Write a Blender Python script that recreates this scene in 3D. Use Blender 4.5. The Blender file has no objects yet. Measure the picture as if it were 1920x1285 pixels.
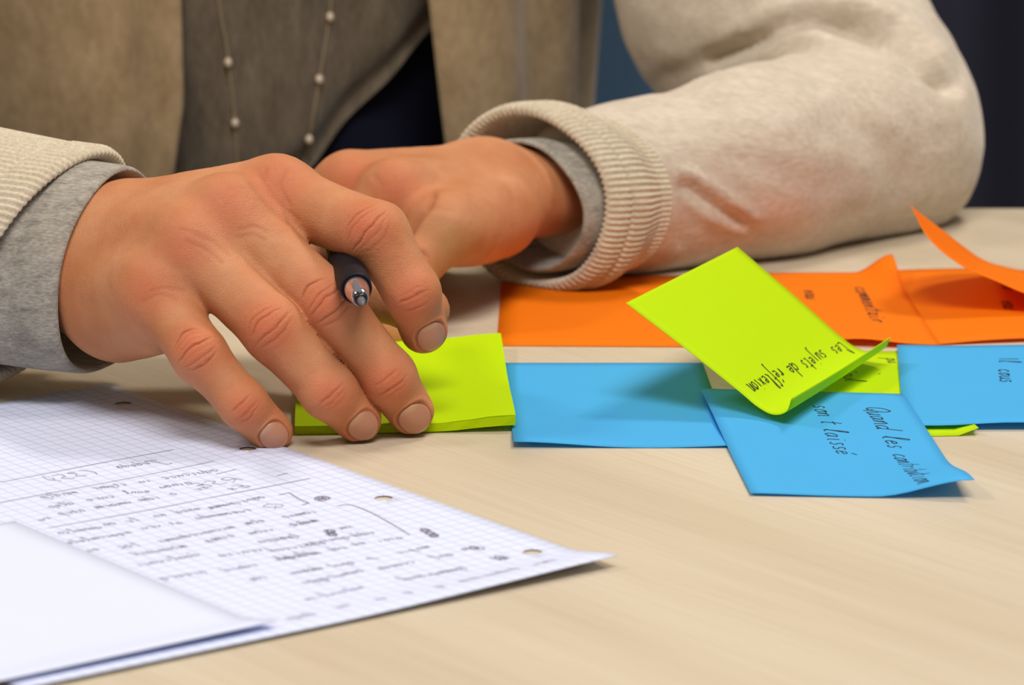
import bpy, math
import numpy as np
from mathutils import Vector, Matrix

# ---------------------------------------------------------------- camera, world, light
TABLE = 740.0           # table top above the floor (mm); millimetres below, metres in the scene
Y0 = 1450.0             # distance camera -> middle of the notes along the table
FPX, PITCH, CAMH = 8000.0, math.radians(13.0096), 360.787
cp, sp = math.cos(PITCH), math.sin(PITCH)
sc = bpy.context.scene
COL = sc.collection

def W(p):               # work coordinates (mm from the lens' foot) -> scene metres
    return ((p[0]) / 1000.0, (p[1] - Y0) / 1000.0, (p[2] + TABLE) / 1000.0)

def A(px, py, Y):       # point seen at (px,py) standing Y mm away
    d = np.array([(px - 960) / FPX, cp - (py - 642.5) / FPX * sp, -sp - (py - 642.5) / FPX * cp])
    return np.array([0, 0, CAMH]) + d * (Y / d[1])

def G(px, py, z=0.0):   # point of height z seen at (px,py)
    d = np.array([(px - 960) / FPX, cp - (py - 642.5) / FPX * sp, -sp - (py - 642.5) / FPX * cp])
    return np.array([0, 0, CAMH]) + d * ((z - CAMH) / d[2])

cam = bpy.data.cameras.new('camera')
camo = bpy.data.objects.new('camera', cam); COL.objects.link(camo)
camo.location = W((0, 0, CAMH))
camo.rotation_euler = (math.pi / 2 - PITCH, 0, 0)
cam.sensor_width = 36; cam.sensor_fit = 'HORIZONTAL'
cam.lens = FPX / 1920 * 36
cam.clip_start = .05; cam.clip_end = 60
cam.dof.use_dof = True
cam.dof.focus_distance = 1.472
cam.dof.aperture_fstop = 15.5
sc.camera = camo

world = bpy.data.worlds.new('room_air'); sc.world = world
world.use_nodes = True
world.node_tree.nodes['Background'].inputs[0].default_value = (1.0, .93, .84, 1)
world.node_tree.nodes['Background'].inputs[1].default_value = .26

def area(name, loc, target, size, power, colour):
    l = bpy.data.lights.new(name, 'AREA'); l.shape = 'RECTANGLE'
    l.size, l.size_y = size; l.energy = power; l.color = colour
    o = bpy.data.objects.new(name, l); COL.objects.link(o)
    o.location = loc
    d = Vector(target) - Vector(loc)
    o.rotation_euler = d.to_track_quat('-Z', 'Y').to_euler()
    return o
area('ceiling_light_key', (.75, .75, 2.45), (0, 0, .74), (.5, .25), 19, (1.0, .90, .78))
area('ceiling_light_left', (-1.5, -.1, 2.3), (0, 0, .74), (.4, .25), 12, (1.0, .90, .78))
area('ceiling_light_front', (.2, -1.05, 2.6), (0, 0, .74), (1.0, .5), 37, (1.0, .95, .91))

sc.view_settings.view_transform = 'Standard'
sc.view_settings.look = 'None'
sc.view_settings.gamma = 1
sc.view_settings.use_curve_mapping = False
sc.view_settings.exposure = -0.13

# ---------------------------------------------------------------- helpers
def lin(r, g, b):
    f = lambda c: (c / 255 / 12.92) if c / 255 <= .04045 else ((c / 255 + .055) / 1.055) ** 2.4
    return (f(r), f(g), f(b), 1)

class NT:
    def __init__(s, name, rough=.6, spec=.3):
        s.m = bpy.data.materials.new(name); s.m.use_nodes = True
        s.t = s.m.node_tree; s.n = s.t.nodes; s.l = s.t.links
        s.b = s.n['Principled BSDF']
        s.b.inputs['Roughness'].default_value = rough
        s.b.inputs['Specular IOR Level'].default_value = spec
    def node(s, kind, **kw):
        n = s.n.new(kind)
        for k, v in kw.items():
            if k.startswith('i_'): n.inputs[int(k[2:])].default_value = v
            else: setattr(n, k, v)
        return n
    def link(s, a, b): s.l.new(a, b)
    def math(s, op, a, b=None, c=None):
        n = s.n.new('ShaderNodeMath'); n.operation = op
        for i, v in enumerate((a, b, c)):
            if v is None: continue
            if hasattr(v, 'is_output'): s.l.new(v, n.inputs[i])
            else: n.inputs[i].default_value = v
        return n.outputs[0]
    def mix(s, fac, a, b, mode='MIX'):
        n = s.n.new('ShaderNodeMix'); n.data_type = 'RGBA'; n.blend_type = mode
        for i, v in ((0, fac), (6, a), (7, b)):
            if hasattr(v, 'is_output'): s.l.new(v, n.inputs[i])
            else: n.inputs[i].default_value = v
        return n.outputs[2]
    def noise(s, scale, detail=3, vec=None, rough=.5):
        n = s.n.new('ShaderNodeTexNoise'); n.inputs['Scale'].default_value = scale
        n.inputs['Detail'].default_value = detail; n.inputs['Roughness'].default_value = rough
        if vec is not None: s.l.new(vec, n.inputs['Vector'])
        return n.outputs[0]
    def ramp(s, fac, p0, p1, c0=(0, 0, 0, 1), c1=(1, 1, 1, 1)):
        n = s.n.new('ShaderNodeValToRGB'); s.l.new(fac, n.inputs[0])
        e = n.color_ramp.elements; e[0].position = p0; e[1].position = p1
        e[0].color = c0; e[1].color = c1
        return n.outputs[0]
    def bump(s, h, strength, dist):
        n = s.n.new('ShaderNodeBump'); n.inputs['Strength'].default_value = strength
        n.inputs['Distance'].default_value = dist
        s.l.new(h, n.inputs['Height']); s.l.new(n.outputs[0], s.b.inputs['Normal'])
        return n
    def colour(s, v):
        if hasattr(v, 'is_output'): s.l.new(v, s.b.inputs['Base Color'])
        else: s.b.inputs['Base Color'].default_value = v
    def coord(s, which='Object', scale=(1, 1, 1), rot=(0, 0, 0)):
        t = s.n.new('ShaderNodeTexCoord'); m = s.n.new('ShaderNodeMapping')
        m.inputs['Scale'].default_value = scale; m.inputs['Rotation'].default_value = rot
        s.l.new(t.outputs[which], m.inputs[0]); return m.outputs[0]
    def attr(s, name):
        n = s.n.new('ShaderNodeAttribute'); n.attribute_name = name; return n

def tag(o, label=None, cat=None, group=None, kind=None):
    if label: o['label'] = label
    if cat: o['category'] = cat
    if group: o['group'] = group
    if kind: o['kind'] = kind
    return o

def empty(name, p, **kw):
    o = bpy.data.objects.new(name, None); COL.objects.link(o); o.location = W(p)
    o.empty_display_size = .02
    return tag(o, **kw)

def mesh_obj(name, V, F, mat, parent=None, smooth=True, attrs=None, uv=None):
    """V in work mm; F list or (n,4) int array"""
    me = bpy.data.meshes.new(name)
    V = np.asarray(V, float)
    base = np.zeros(3)
    if parent is not None:
        q = parent; loc = Vector((0, 0, 0))
        while q is not None: loc += q.location; q = q.parent
        base = np.array(loc)
    P = np.stack([V[:, 0] / 1000, (V[:, 1] - Y0) / 1000, (V[:, 2] + TABLE) / 1000], 1)
    own = np.zeros(3)
    if parent is None:
        own = np.array([P[:, 0].mean(), P[:, 1].mean(), P[:, 2].min()])
    P = P - base - own
    if isinstance(F, np.ndarray):
        n, k = F.shape
        me.vertices.add(len(P)); me.vertices.foreach_set('co', P.astype(np.float32).ravel())
        me.loops.add(n * k); me.loops.foreach_set('vertex_index', F.astype(np.int32).ravel())
        me.polygons.add(n)
        me.polygons.foreach_set('loop_start', np.arange(0, n * k, k, dtype=np.int32))
        me.polygons.foreach_set('loop_total', np.full(n, k, dtype=np.int32))
        me.update(calc_edges=True); me.validate()
    else:
        me.from_pydata([tuple(p) for p in P], [], [tuple(f) for f in F]); me.update()
    if smooth: me.polygons.foreach_set('use_smooth', np.ones(len(me.polygons), bool))
    for k, v in (attrs or {}).items():
        a = me.attributes.new(k, 'FLOAT', 'POINT'); a.data.foreach_set('value', np.asarray(v, np.float32))
    if uv is not None:
        l = me.uv_layers.new(name='uv')
        idx = np.zeros(len(me.loops), np.int32); me.loops.foreach_get('vertex_index', idx)
        l.data.foreach_set('uv', np.asarray(uv, np.float32)[idx].ravel())
    me.materials.append(mat)
    o = bpy.data.objects.new(name, me); COL.objects.link(o)
    if parent is not None: o.parent = parent
    else: o.location = own
    return o

def grid_faces(nu, nv, wrap=False):
    i = np.arange(nu - 1)[:, None]; j = np.arange(nv if wrap else nv - 1)[None, :]
    j2 = (j + 1) % nv
    return np.stack([i * nv + j, (i + 1) * nv + j, (i + 1) * nv + j2, i * nv + j2], -1).reshape(-1, 4)

def catmull(P, n):
    P = np.asarray(P, float); m = len(P)
    t = np.linspace(0, m - 1, n); out = []
    for x in t:
        i = min(int(x), m - 2); f = x - i
        p0 = P[i - 1] if i > 0 else 2 * P[0] - P[1]
        p1, p2 = P[i], P[i + 1]
        p3 = P[i + 2] if i + 2 < m else 2 * P[-1] - P[-2]
        out.append(.5 * ((2 * p1) + (-p0 + p2) * f + (2 * p0 - 5 * p1 + 4 * p2 - p3) * f * f + (-p0 + 3 * p1 - 3 * p2 + p3) * f ** 3))
    return np.array(out)

def hash3(i, j, k, seed=0):
    h = (i * 374761393 + j * 668265263 + k * 2147483647 + seed * 974634777) & 0xffffffff
    h = ((h ^ (h >> 13)) * 1274126177) & 0xffffffff
    return ((h ^ (h >> 16)) & 0xffff) / 65535.0 * 2 - 1
def vnoise(P, scale, seed=0):
    Q = np.asarray(P, float) / scale
    I = np.floor(Q).astype(np.int64); f = Q - I; f = f * f * (3 - 2 * f)
    r = 0
    for a in (0, 1):
        for b in (0, 1):
            for c in (0, 1):
                w = (f[:, 0] if a else 1 - f[:, 0]) * (f[:, 1] if b else 1 - f[:, 1]) * (f[:, 2] if c else 1 - f[:, 2])
                r = r + w * hash3(I[:, 0] + a, I[:, 1] + b, I[:, 2] + c, seed)
    return r

# ---- implicit surfaces -------------------------------------------------------
def cone(P, a, b, ra, rb):
    a = np.asarray(a, float); b = np.asarray(b, float)
    ba = b - a; l2 = float(ba @ ba) + 1e-9; rr = ra - rb; a2 = l2 - rr * rr; il2 = 1 / l2
    pa = P - a; y = pa @ ba; z = y - l2
    x2 = ((pa * l2 - y[..., None] * ba) ** 2).sum(-1)
    y2 = y * y * l2; z2 = z * z * l2
    k = np.sign(rr) * rr * rr * x2
    return np.where(np.sign(z) * a2 * z2 > k, np.sqrt(x2 + z2) * il2 - rb,
           np.where(np.sign(y) * a2 * y2 < k, np.sqrt(x2 + y2) * il2 - ra,
                    (np.sqrt(np.maximum(x2 * a2 * il2, 0)) + y * rr) * il2 - ra))
def smin(a, b, k):
    h = np.maximum(k - np.abs(a - b), 0) / k
    return np.minimum(a, b) - h * h * k * .25

def nets(fn, lo, hi, h):
    """surface nets of fn(P)->distance over the box; fn is evaluated slab by slab"""
    lo = np.asarray(lo, float); n = np.ceil((np.asarray(hi) - lo) / h).astype(int) + 1
    xs = [lo[i] + h * np.arange(n[i]) for i in range(3)]
    F = np.empty(n, np.float32)
    # coarse pass to skip far blocks
    B = 12
    for i0 in range(0, n[0], B):
        for j0 in range(0, n[1], B):
            for k0 in range(0, n[2], B):
                sl = (slice(i0, min(i0 + B, n[0])), slice(j0, min(j0 + B, n[1])), slice(k0, min(k0 + B, n[2])))
                c = np.array([[(xs[d][sl[d]][0] + xs[d][sl[d]][-1]) / 2 for d in range(3)]])
                v = float(fn(c)[0])
                if abs(v) > h * B * 1.15: F[sl] = v; continue
                X, Y, Z = np.meshgrid(xs[0][sl[0]], xs[1][sl[1]], xs[2][sl[2]], indexing='ij')
                F[sl] = fn(np.stack([X, Y, Z], -1).reshape(-1, 3)).reshape(X.shape)
    S = F < 0
    c = [slice(0, -1), slice(1, None)]
    cnt = np.zeros(n - 1, np.int8)
    for a in (0, 1):
        for b in (0, 1):
            for d in (0, 1): cnt += S[c[a], c[b], c[d]]
    act = (cnt > 0) & (cnt < 8)
    idx = -np.ones(n - 1, np.int64); cells = np.argwhere(act); idx[act] = np.arange(len(cells))
    acc = np.zeros((len(cells), 3)); w = np.zeros(len(cells))
    corners = [(a, b, d) for a in (0, 1) for b in (0, 1) for d in (0, 1)]
    val = {q: F[cells[:, 0] + q[0], cells[:, 1] + q[1], cells[:, 2] + q[2]] for q in corners}
    for q in corners:
        for ax in range(3):
            if q[ax]: continue
            q2 = list(q); q2[ax] = 1; q2 = tuple(q2)
            f0, f1 = val[q], val[q2]; m = (f0 < 0) != (f1 < 0)
            t = np.where(m, f0 / np.where(m, f0 - f1, 1), 0)
            p = np.tile(np.array(q, float), (len(cells), 1)); p[:, ax] = t
            acc += p * m[:, None]; w += m
    V = lo + h * (cells + acc / w[:, None])
    quads = []
    for ax in range(3):
        o1, o2 = (ax + 1) % 3, (ax + 2) % 3
        s0 = [slice(None)] * 3; s1 = [slice(None)] * 3
        s0[ax] = slice(0, -1); s1[ax] = slice(1, None)
        a, b = S[tuple(s0)], S[tuple(s1)]
        E = np.argwhere(a != b)
        E = E[(E[:, o1] > 0) & (E[:, o2] > 0) & (E[:, o1] < n[o1] - 1) & (E[:, o2] < n[o2] - 1)]
        def at(d1, d2):
            q = E.copy(); q[:, o1] -= d1; q[:, o2] -= d2
            return idx[q[:, 0], q[:, 1], q[:, 2]]
        Q = np.stack([at(1, 1), at(0, 1), at(0, 0), at(1, 0)], 1)
        flip = ~S[E[:, 0], E[:, 1], E[:, 2]]
        Q[flip] = Q[flip][:, ::-1]
        quads.append(Q)
    Q = np.concatenate(quads); Q = Q[(Q >= 0).all(1)]
    return V, Q

def edges_of(Q):
    E = np.concatenate([Q[:, [0, 1]], Q[:, [1, 2]], Q[:, [2, 3]], Q[:, [3, 0]]]); E.sort(1)
    return np.unique(E, axis=0)
def smooth(V, Q, it=2, lam=.5):
    E = edges_of(Q); deg = np.bincount(E.ravel(), minlength=len(V))[:, None]
    for _ in range(it):
        for f in (lam, -lam * 1.03):
            s = np.zeros_like(V)
            for c in range(3):
                s[:, c] = np.bincount(E[:, 0], V[E[:, 1], c], len(V)) + np.bincount(E[:, 1], V[E[:, 0], c], len(V))
            V = V + f * (s / np.maximum(deg, 1) - V)
    return V
def subdivide(V, Q):
    E = np.concatenate([Q[:, [0, 1]], Q[:, [1, 2]], Q[:, [2, 3]], Q[:, [3, 0]]]); E.sort(1)
    key = E[:, 0].astype(np.int64) * len(V) + E[:, 1]
    u, inv = np.unique(key, return_inverse=True)
    a, b = u // len(V), u % len(V)
    n = len(V); m = len(Q)
    VE = (V[a] + V[b]) / 2; VF = V[Q].mean(1)
    e = n + inv.reshape(4, m); f = n + len(u) + np.arange(m)
    N = np.concatenate([np.stack([Q[:, i], e[i], f, e[i - 1]], 1) for i in range(4)])
    return np.concatenate([V, VE, VF]), N
def normals(V, Q):
    fn = np.cross(V[Q[:, 2]] - V[Q[:, 0]], V[Q[:, 3]] - V[Q[:, 1]])
    N = np.zeros_like(V)
    for i in range(4):
        for c in range(3): N[:, c] += np.bincount(Q[:, i], fn[:, c], len(V))
    return N / (np.linalg.norm(N, axis=1, keepdims=True) + 1e-12)
def unit(v): v = np.asarray(v, float); return v / (np.linalg.norm(v) + 1e-12)

# lofted tube: rings = list of (centre, p, q) ; radius scaled per ring
def loft(rings, n, disp=None):
    V = []; th = np.linspace(0, 2 * math.pi, n, endpoint=False)
    for i, (c, p, q) in enumerate(rings):
        c, p, q = map(np.asarray, (c, p, q))
        s = np.ones(n) if disp is None else disp(i, th)
        V.append(c + s[:, None] * (np.cos(th)[:, None] * p + np.sin(th)[:, None] * q))
    V = np.concatenate(V)
    return V, grid_faces(len(rings), n, wrap=True), th
# ---------------------------------------------------------------- materials
def m_wood():
    m = NT('birch_laminate', .42, .35)
    v = m.coord('Object', (1, 1, 1), (0, 0, math.radians(53)))
    sep = m.node('ShaderNodeMapping'); m.link(v, sep.inputs[0]); sep.inputs['Scale'].default_value = (14, 900, 1)
    fine = m.noise(1, 3, sep.outputs[0])
    sep2 = m.node('ShaderNodeMapping'); m.link(v, sep2.inputs[0]); sep2.inputs['Scale'].default_value = (2.5, 26, 1)
    broad = m.noise(1, 3, sep2.outputs[0])
    c = m.mix(m.ramp(broad, .35, .7), lin(210, 198, 176), lin(198, 184, 160))
    c = m.mix(m.math('MULTIPLY', m.ramp(fine, .42, .72), .32), c, lin(180, 161, 130))
    m.colour(c); m.bump(fine, .05, .0002)
    return m.m
def m_note(name, c, rim=None):
    m = NT(name, .65, .15)
    f = m.noise(900, 2, m.coord())
    m.colour(m.mix(m.math('MULTIPLY', f, .10), c, (c[0] * .8, c[1] * .8, c[2] * .8, 1)))
    m.bump(f, .1, .0001)
    tr = m.node('ShaderNodeBsdfTranslucent'); tr.inputs[0].default_value = c
    mx = m.node('ShaderNodeMixShader'); mx.inputs[0].default_value = .34
    m.link(m.b.outputs[0], mx.inputs[1]); m.link(tr.outputs[0], mx.inputs[2])
    m.link(mx.outputs[0], m.n['Material Output'].inputs[0])
    return m.m
def m_plain(name, c, rough=.6, spec=.3, noise=None):
    m = NT(name, rough, spec)
    f = m.noise(noise or 60, 3, m.coord())
    m.colour(m.mix(m.math('MULTIPLY', f, .25), c, tuple(x * .75 for x in c[:3]) + (1,)))
    return m.m
def m_gridpaper():
    m = NT('squared_paper', .55, .2)
    uv = m.node('ShaderNodeUVMap'); uv.uv_map = 'uv'
    sx = m.node('ShaderNodeSeparateXYZ'); m.link(uv.outputs[0], sx.inputs[0])
    def line(o):
        f = m.math('FRACT', m.math('DIVIDE', o, 5.0))
        d = m.math('ABSOLUTE', m.math('SUBTRACT', f, .5))
        return m.math('GREATER_THAN', d, .5 - .048)
    g = m.math('MAXIMUM', line(sx.outputs[0]), line(sx.outputs[1]))
    m.colour(m.mix(m.math('MULTIPLY', g, .42), lin(218, 226, 250), lin(132, 138, 205)))
    return m.m
def m_knit(name, c1, c2, scale=700, bump=.35, rough=.9, stretch=(1, 1, 1), patch=.35):
    m = NT(name, rough, .1)
    v = m.coord('Object', stretch)
    f = m.noise(scale, 3, v); g = m.noise(scale * .22, 4, v)
    k = m.math('ADD', m.math('MULTIPLY', m.ramp(f, .3, .7), 1 - patch), m.math('MULTIPLY', m.ramp(g, .3, .7), patch))
    m.colour(m.mix(k, c1, c2))
    m.bump(f, bump, .0006)
    m.b.inputs['Sheen Weight'].default_value = .25
    return m.m
def m_skin():
    m = NT('skin', .56, .25)
    v = m.coord()
    mot = m.noise(160, 4, v); big = m.noise(38, 3, v)
    red = m.attr('red').outputs['Fac']; cr = m.attr('crease').outputs['Fac']
    c = m.mix(m.ramp(big, .35, .68), lin(200, 140, 99), lin(185, 119, 77))
    c = m.mix(m.math('MULTIPLY', m.ramp(mot, .45, .75), .25), c, lin(184, 106, 68))
    c = m.mix(m.math('MULTIPLY', red, .78), c, lin(202, 104, 72))
    c = m.mix(m.math('MULTIPLY', cr, .55), c, lin(146, 72, 40))
    m.colour(c)
    vo = m.node('ShaderNodeTexVoronoi'); vo.inputs['Scale'].default_value = 1100
    vo.feature = 'DISTANCE_TO_EDGE'; m.link(v, vo.inputs['Vector'])
    h = m.math('ADD', m.math('MULTIPLY', m.ramp(vo.outputs[0], 0, .25), .6), m.math('MULTIPLY', m.noise(420, 3, v), 1.0))
    m.bump(h, .34, .0004)
    b = m.b
    b.inputs['Subsurface Weight'].default_value = .12
    b.inputs['Subsurface Radius'].default_value = (1, .35, .2)
    b.inputs['Subsurface Scale'].default_value = .004
    return m.m
M = dict(
    wood=m_wood(),
    green=m_note('lime_note', lin(212, 243, 2)),
    blue=m_note('blue_note', lin(88, 198, 252)),
    orange=m_note('orange_note', lin(255, 140, 16)),
    ink=m_plain('ink', lin(34, 38, 40), .5), pencil=m_plain('pencil_mark', lin(150, 146, 166), .7),
    graphpaper=m_gridpaper(), white=m_plain('white_paper', lin(218, 226, 250), .6, .2, 20),
    skin=m_skin(),
    cream=m_knit('cream_knit', lin(214, 202, 186), lin(184, 170, 150), 420, .5, .95, (.5, 1.3, 1.3), .4),
    rib=m_knit('cream_rib', lin(214, 203, 182), lin(182, 168, 142), 900, .3, .9, (1, 1, 1), .3),
    fleece=m_knit('cardigan_front', lin(182, 160, 126), lin(144, 122, 92), 300, .5, .95, (1, 1, .6), .6),
    shirt=m_knit('grey_shirt', lin(124, 112, 96), lin(84, 75, 64), 380, .4, .95, (1.6, 1.6, .5), .6),
    greycuff=m_knit('grey_cuff', lin(182, 175, 162), lin(116, 111, 102), 800, .6, .95, (.6, 1.6, 1.6), .45),
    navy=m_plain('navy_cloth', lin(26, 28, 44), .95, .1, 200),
    curtain=m_plain('dark_curtain', lin(60, 60, 74), .95, .1, 30),
    chair=m_plain('blue_upholstery', lin(150, 198, 245), .9, .1, 300),
    metal=m_plain('grey_metal', lin(150, 150, 152), .35, .5),
    floor=m_plain('grey_carpet', lin(92, 92, 98), .95, .1, 200),
    wall=m_plain('plaster', lin(170, 160, 144), .9, .1, 4),
    tip=m_plain('dull_metal', lin(104, 104, 110), .4, .5), nail=None, pearl=m_plain('pearl', lin(226, 208, 184), .25, .5), chain=m_plain('fine_chain', lin(150, 134, 108), .4, .5),
    rubber=m_plain('black_rubber', lin(15, 16, 24), .6, .25), black=m_plain('black_plastic', lin(16, 18, 28), .25, .5),
)
def m_nail():
    m = NT('nail', .32, .4)
    a = m.attr('lunula').outputs['Fac']
    m.colour(m.mix(a, lin(190, 134, 106), lin(206, 170, 136)))
    m.b.inputs['Subsurface Weight'].default_value = .1
    m.b.inputs['Subsurface Scale'].default_value = .002
    return m.m
M['nail'] = m_nail()
def m_clear():
    m = NT('clear_plastic', .12, .5); m.colour(lin(70, 78, 100)); m.b.inputs['Transmission Weight'].default_value = .7
    return m.m
M['clear'] = m_clear()

# ---------------------------------------------------------------- room
def box(name, lo, hi, mat, parent=None, bev=0):
    x0, y0, z0 = lo; x1, y1, z1 = hi
    V = [(x0, y0, z0), (x1, y0, z0), (x1, y1, z0), (x0, y1, z0), (x0, y0, z1), (x1, y0, z1), (x1, y1, z1), (x0, y1, z1)]
    F = [(0, 3, 2, 1), (4, 5, 6, 7), (0, 1, 5, 4), (1, 2, 6, 5), (2, 3, 7, 6), (3, 0, 4, 7)]
    o = mesh_obj(name, V, F, mat, parent, smooth=False)
    if bev:
        b = o.modifiers.new('bevel', 'BEVEL'); b.width = bev / 1000; b.segments = 3
    return o
tag(box('floor', (-2600, -1500, -TABLE - 60), (2600, 4400, -TABLE), M['floor']), kind='structure')
tag(box('wall_back', (-2600, 4400, -TABLE), (2600, 4480, 1860), M['wall']), kind='structure')
tag(box('wall_left', (-2680, -1500, -TABLE), (-2600, 4400, 1860), M['wall']), kind='structure')

# table: rounded far corner near the right of the picture
table = empty('table', (0, 1300, -TABLE), label='pale birch laminate table carrying the notes and papers', cat='table')
def slab(outline, z0, z1, r=1.5):
    n = len(outline); O = np.array(outline, float); c = O.mean(0)
    V = []
    prof = [(z0, 0), (z1 - r, 0), (z1 - r * .3, -r * .3 * .9), (z1, -r)]
    for z, off in prof:
        d = (O - c); d = d / np.linalg.norm(d, axis=1, keepdims=True)
        V.append(np.c_[O + d * off, np.full(n, z)])
    V = np.concatenate(V)
    F = [tuple(f) for f in grid_faces(len(prof), n, True)[:, ::-1]]
    F.append(tuple(range(n))[::-1]); F.append(tuple(range((len(prof) - 1) * n, len(prof) * n)))
    return V, F
def rounded(x0, y0, x1, y1, r, k=8):
    P = []
    for cx, cy, a in ((x1 - r, y0 + r, -90), (x1 - r, y1 - r, 0), (x0 + r, y1 - r, 90), (x0 + r, y0 + r, 180)):
        for i in range(k + 1):
            t = math.radians(a + 90 * i / k); P.append((cx + r * math.cos(t), cy + r * math.sin(t)))
    return P
V, F = slab(rounded(-1100, 1015, 330, 1821, 60), -25, 0)
mesh_obj('tabletop', V, F, M['wood'], table, smooth=False)
for x, y in ((-1030, 1075), (270, 1075), (-1030, 1760), (270, 1760)):
    box('leg', (x - 22, y - 22, -TABLE), (x + 22, y + 22, -25), M['metal'], table, 3)

# curtain with soft vertical folds behind the sleeve
x = np.linspace(150, 900, 260); z = np.linspace(-700, 1500, 12)
X, Z = np.meshgrid(x, z)
Yc = 2900 + 34 * np.sin(X / 21 + .6 * np.sin(X / 60)) + 10 * np.sin(X / 8.5 + Z / 600)
cur = mesh_obj('curtain', np.stack([X, Yc, Z], -1).reshape(-1, 3), grid_faces(12, 260), M['curtain'])
s = cur.modifiers.new('thick', 'SOLIDIFY'); s.thickness = .004
tag(cur, 'dark navy curtain hanging in vertical folds behind the bent elbow', 'curtain')

# blue upholstered chair the person sits on
chair = empty('office_chair', (-60, 2120, -TABLE), label='blue upholstered chair glimpsed between the chest and the bent arm', cat='chair')
nu, nv = 30, 24
u = np.linspace(-1, 1, nu); v = np.linspace(-1, 1, nv)
U, Vv = np.meshgrid(u, v, indexing='ij')
sq = lambda a, b: (a * np.sqrt(1 - b * b / 2.3), b * np.sqrt(1 - a * a / 2.3))
bx, bz = sq(U, Vv)
back = np.stack([-60 + 190 * bx, 2236 + 40 * -(bx ** 2) - 0 * bz, 150 + 330 * bz], -1).reshape(-1, 3)
o = mesh_obj('backrest', back, grid_faces(nu, nv), M['chair'], chair)
s = o.modifiers.new('thick', 'SOLIDIFY'); s.thickness = .045; s.offset = 0
b = o.modifiers.new('round', 'BEVEL'); b.width = .012; b.segments = 3
bx, bz = sq(U, Vv)
seat = np.stack([-60 + 205 * bx, 2010 + 225 * bz, -340 - 8 * (bx ** 2 + bz ** 2)], -1).reshape(-1, 3)
o = mesh_obj('seat', seat, grid_faces(nu, nv), M['chair'], chair)
s = o.modifiers.new('thick', 'SOLIDIFY'); s.thickness = .05; s.offset = 0
for sx in (-1, 1):
    for sy in (-1, 1):
        box('leg', (-60 + sx * 190 - 13, 2010 + sy * 180 - 13, -TABLE), (-60 + sx * 190 + 13, 2010 + sy * 180 + 13, -300), M['metal'], chair, 4)
box('back_support', (-82, 2256, -330), (-38, 2274, 120), M['metal'], chair, 4)

# something pale on the table by the right frame edge
cup = A(1926, 388, 1800)
th = np.linspace(0, 2 * math.pi, 40, endpoint=False)
prof = [(0, 0), (19, 0), (21, 2), (23, 30), (24, 60), (24.5, 62), (22.5, 62), (21, 30), (18, 5), (0, 4)]
cup[0] = 226 + 22; cup[1] = 1790
V = np.concatenate([np.stack([cup[0] + r * np.cos(th), cup[1] + r * np.sin(th), np.full(40, .3 + zz * .18)], 1) for r, zz in prof])
tag(mesh_obj('small_dish', V, grid_faces(len(prof), 40, True)[:, ::-1], M['white']), 'small white dish at the far table edge beside the elbow', 'dish')
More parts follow.
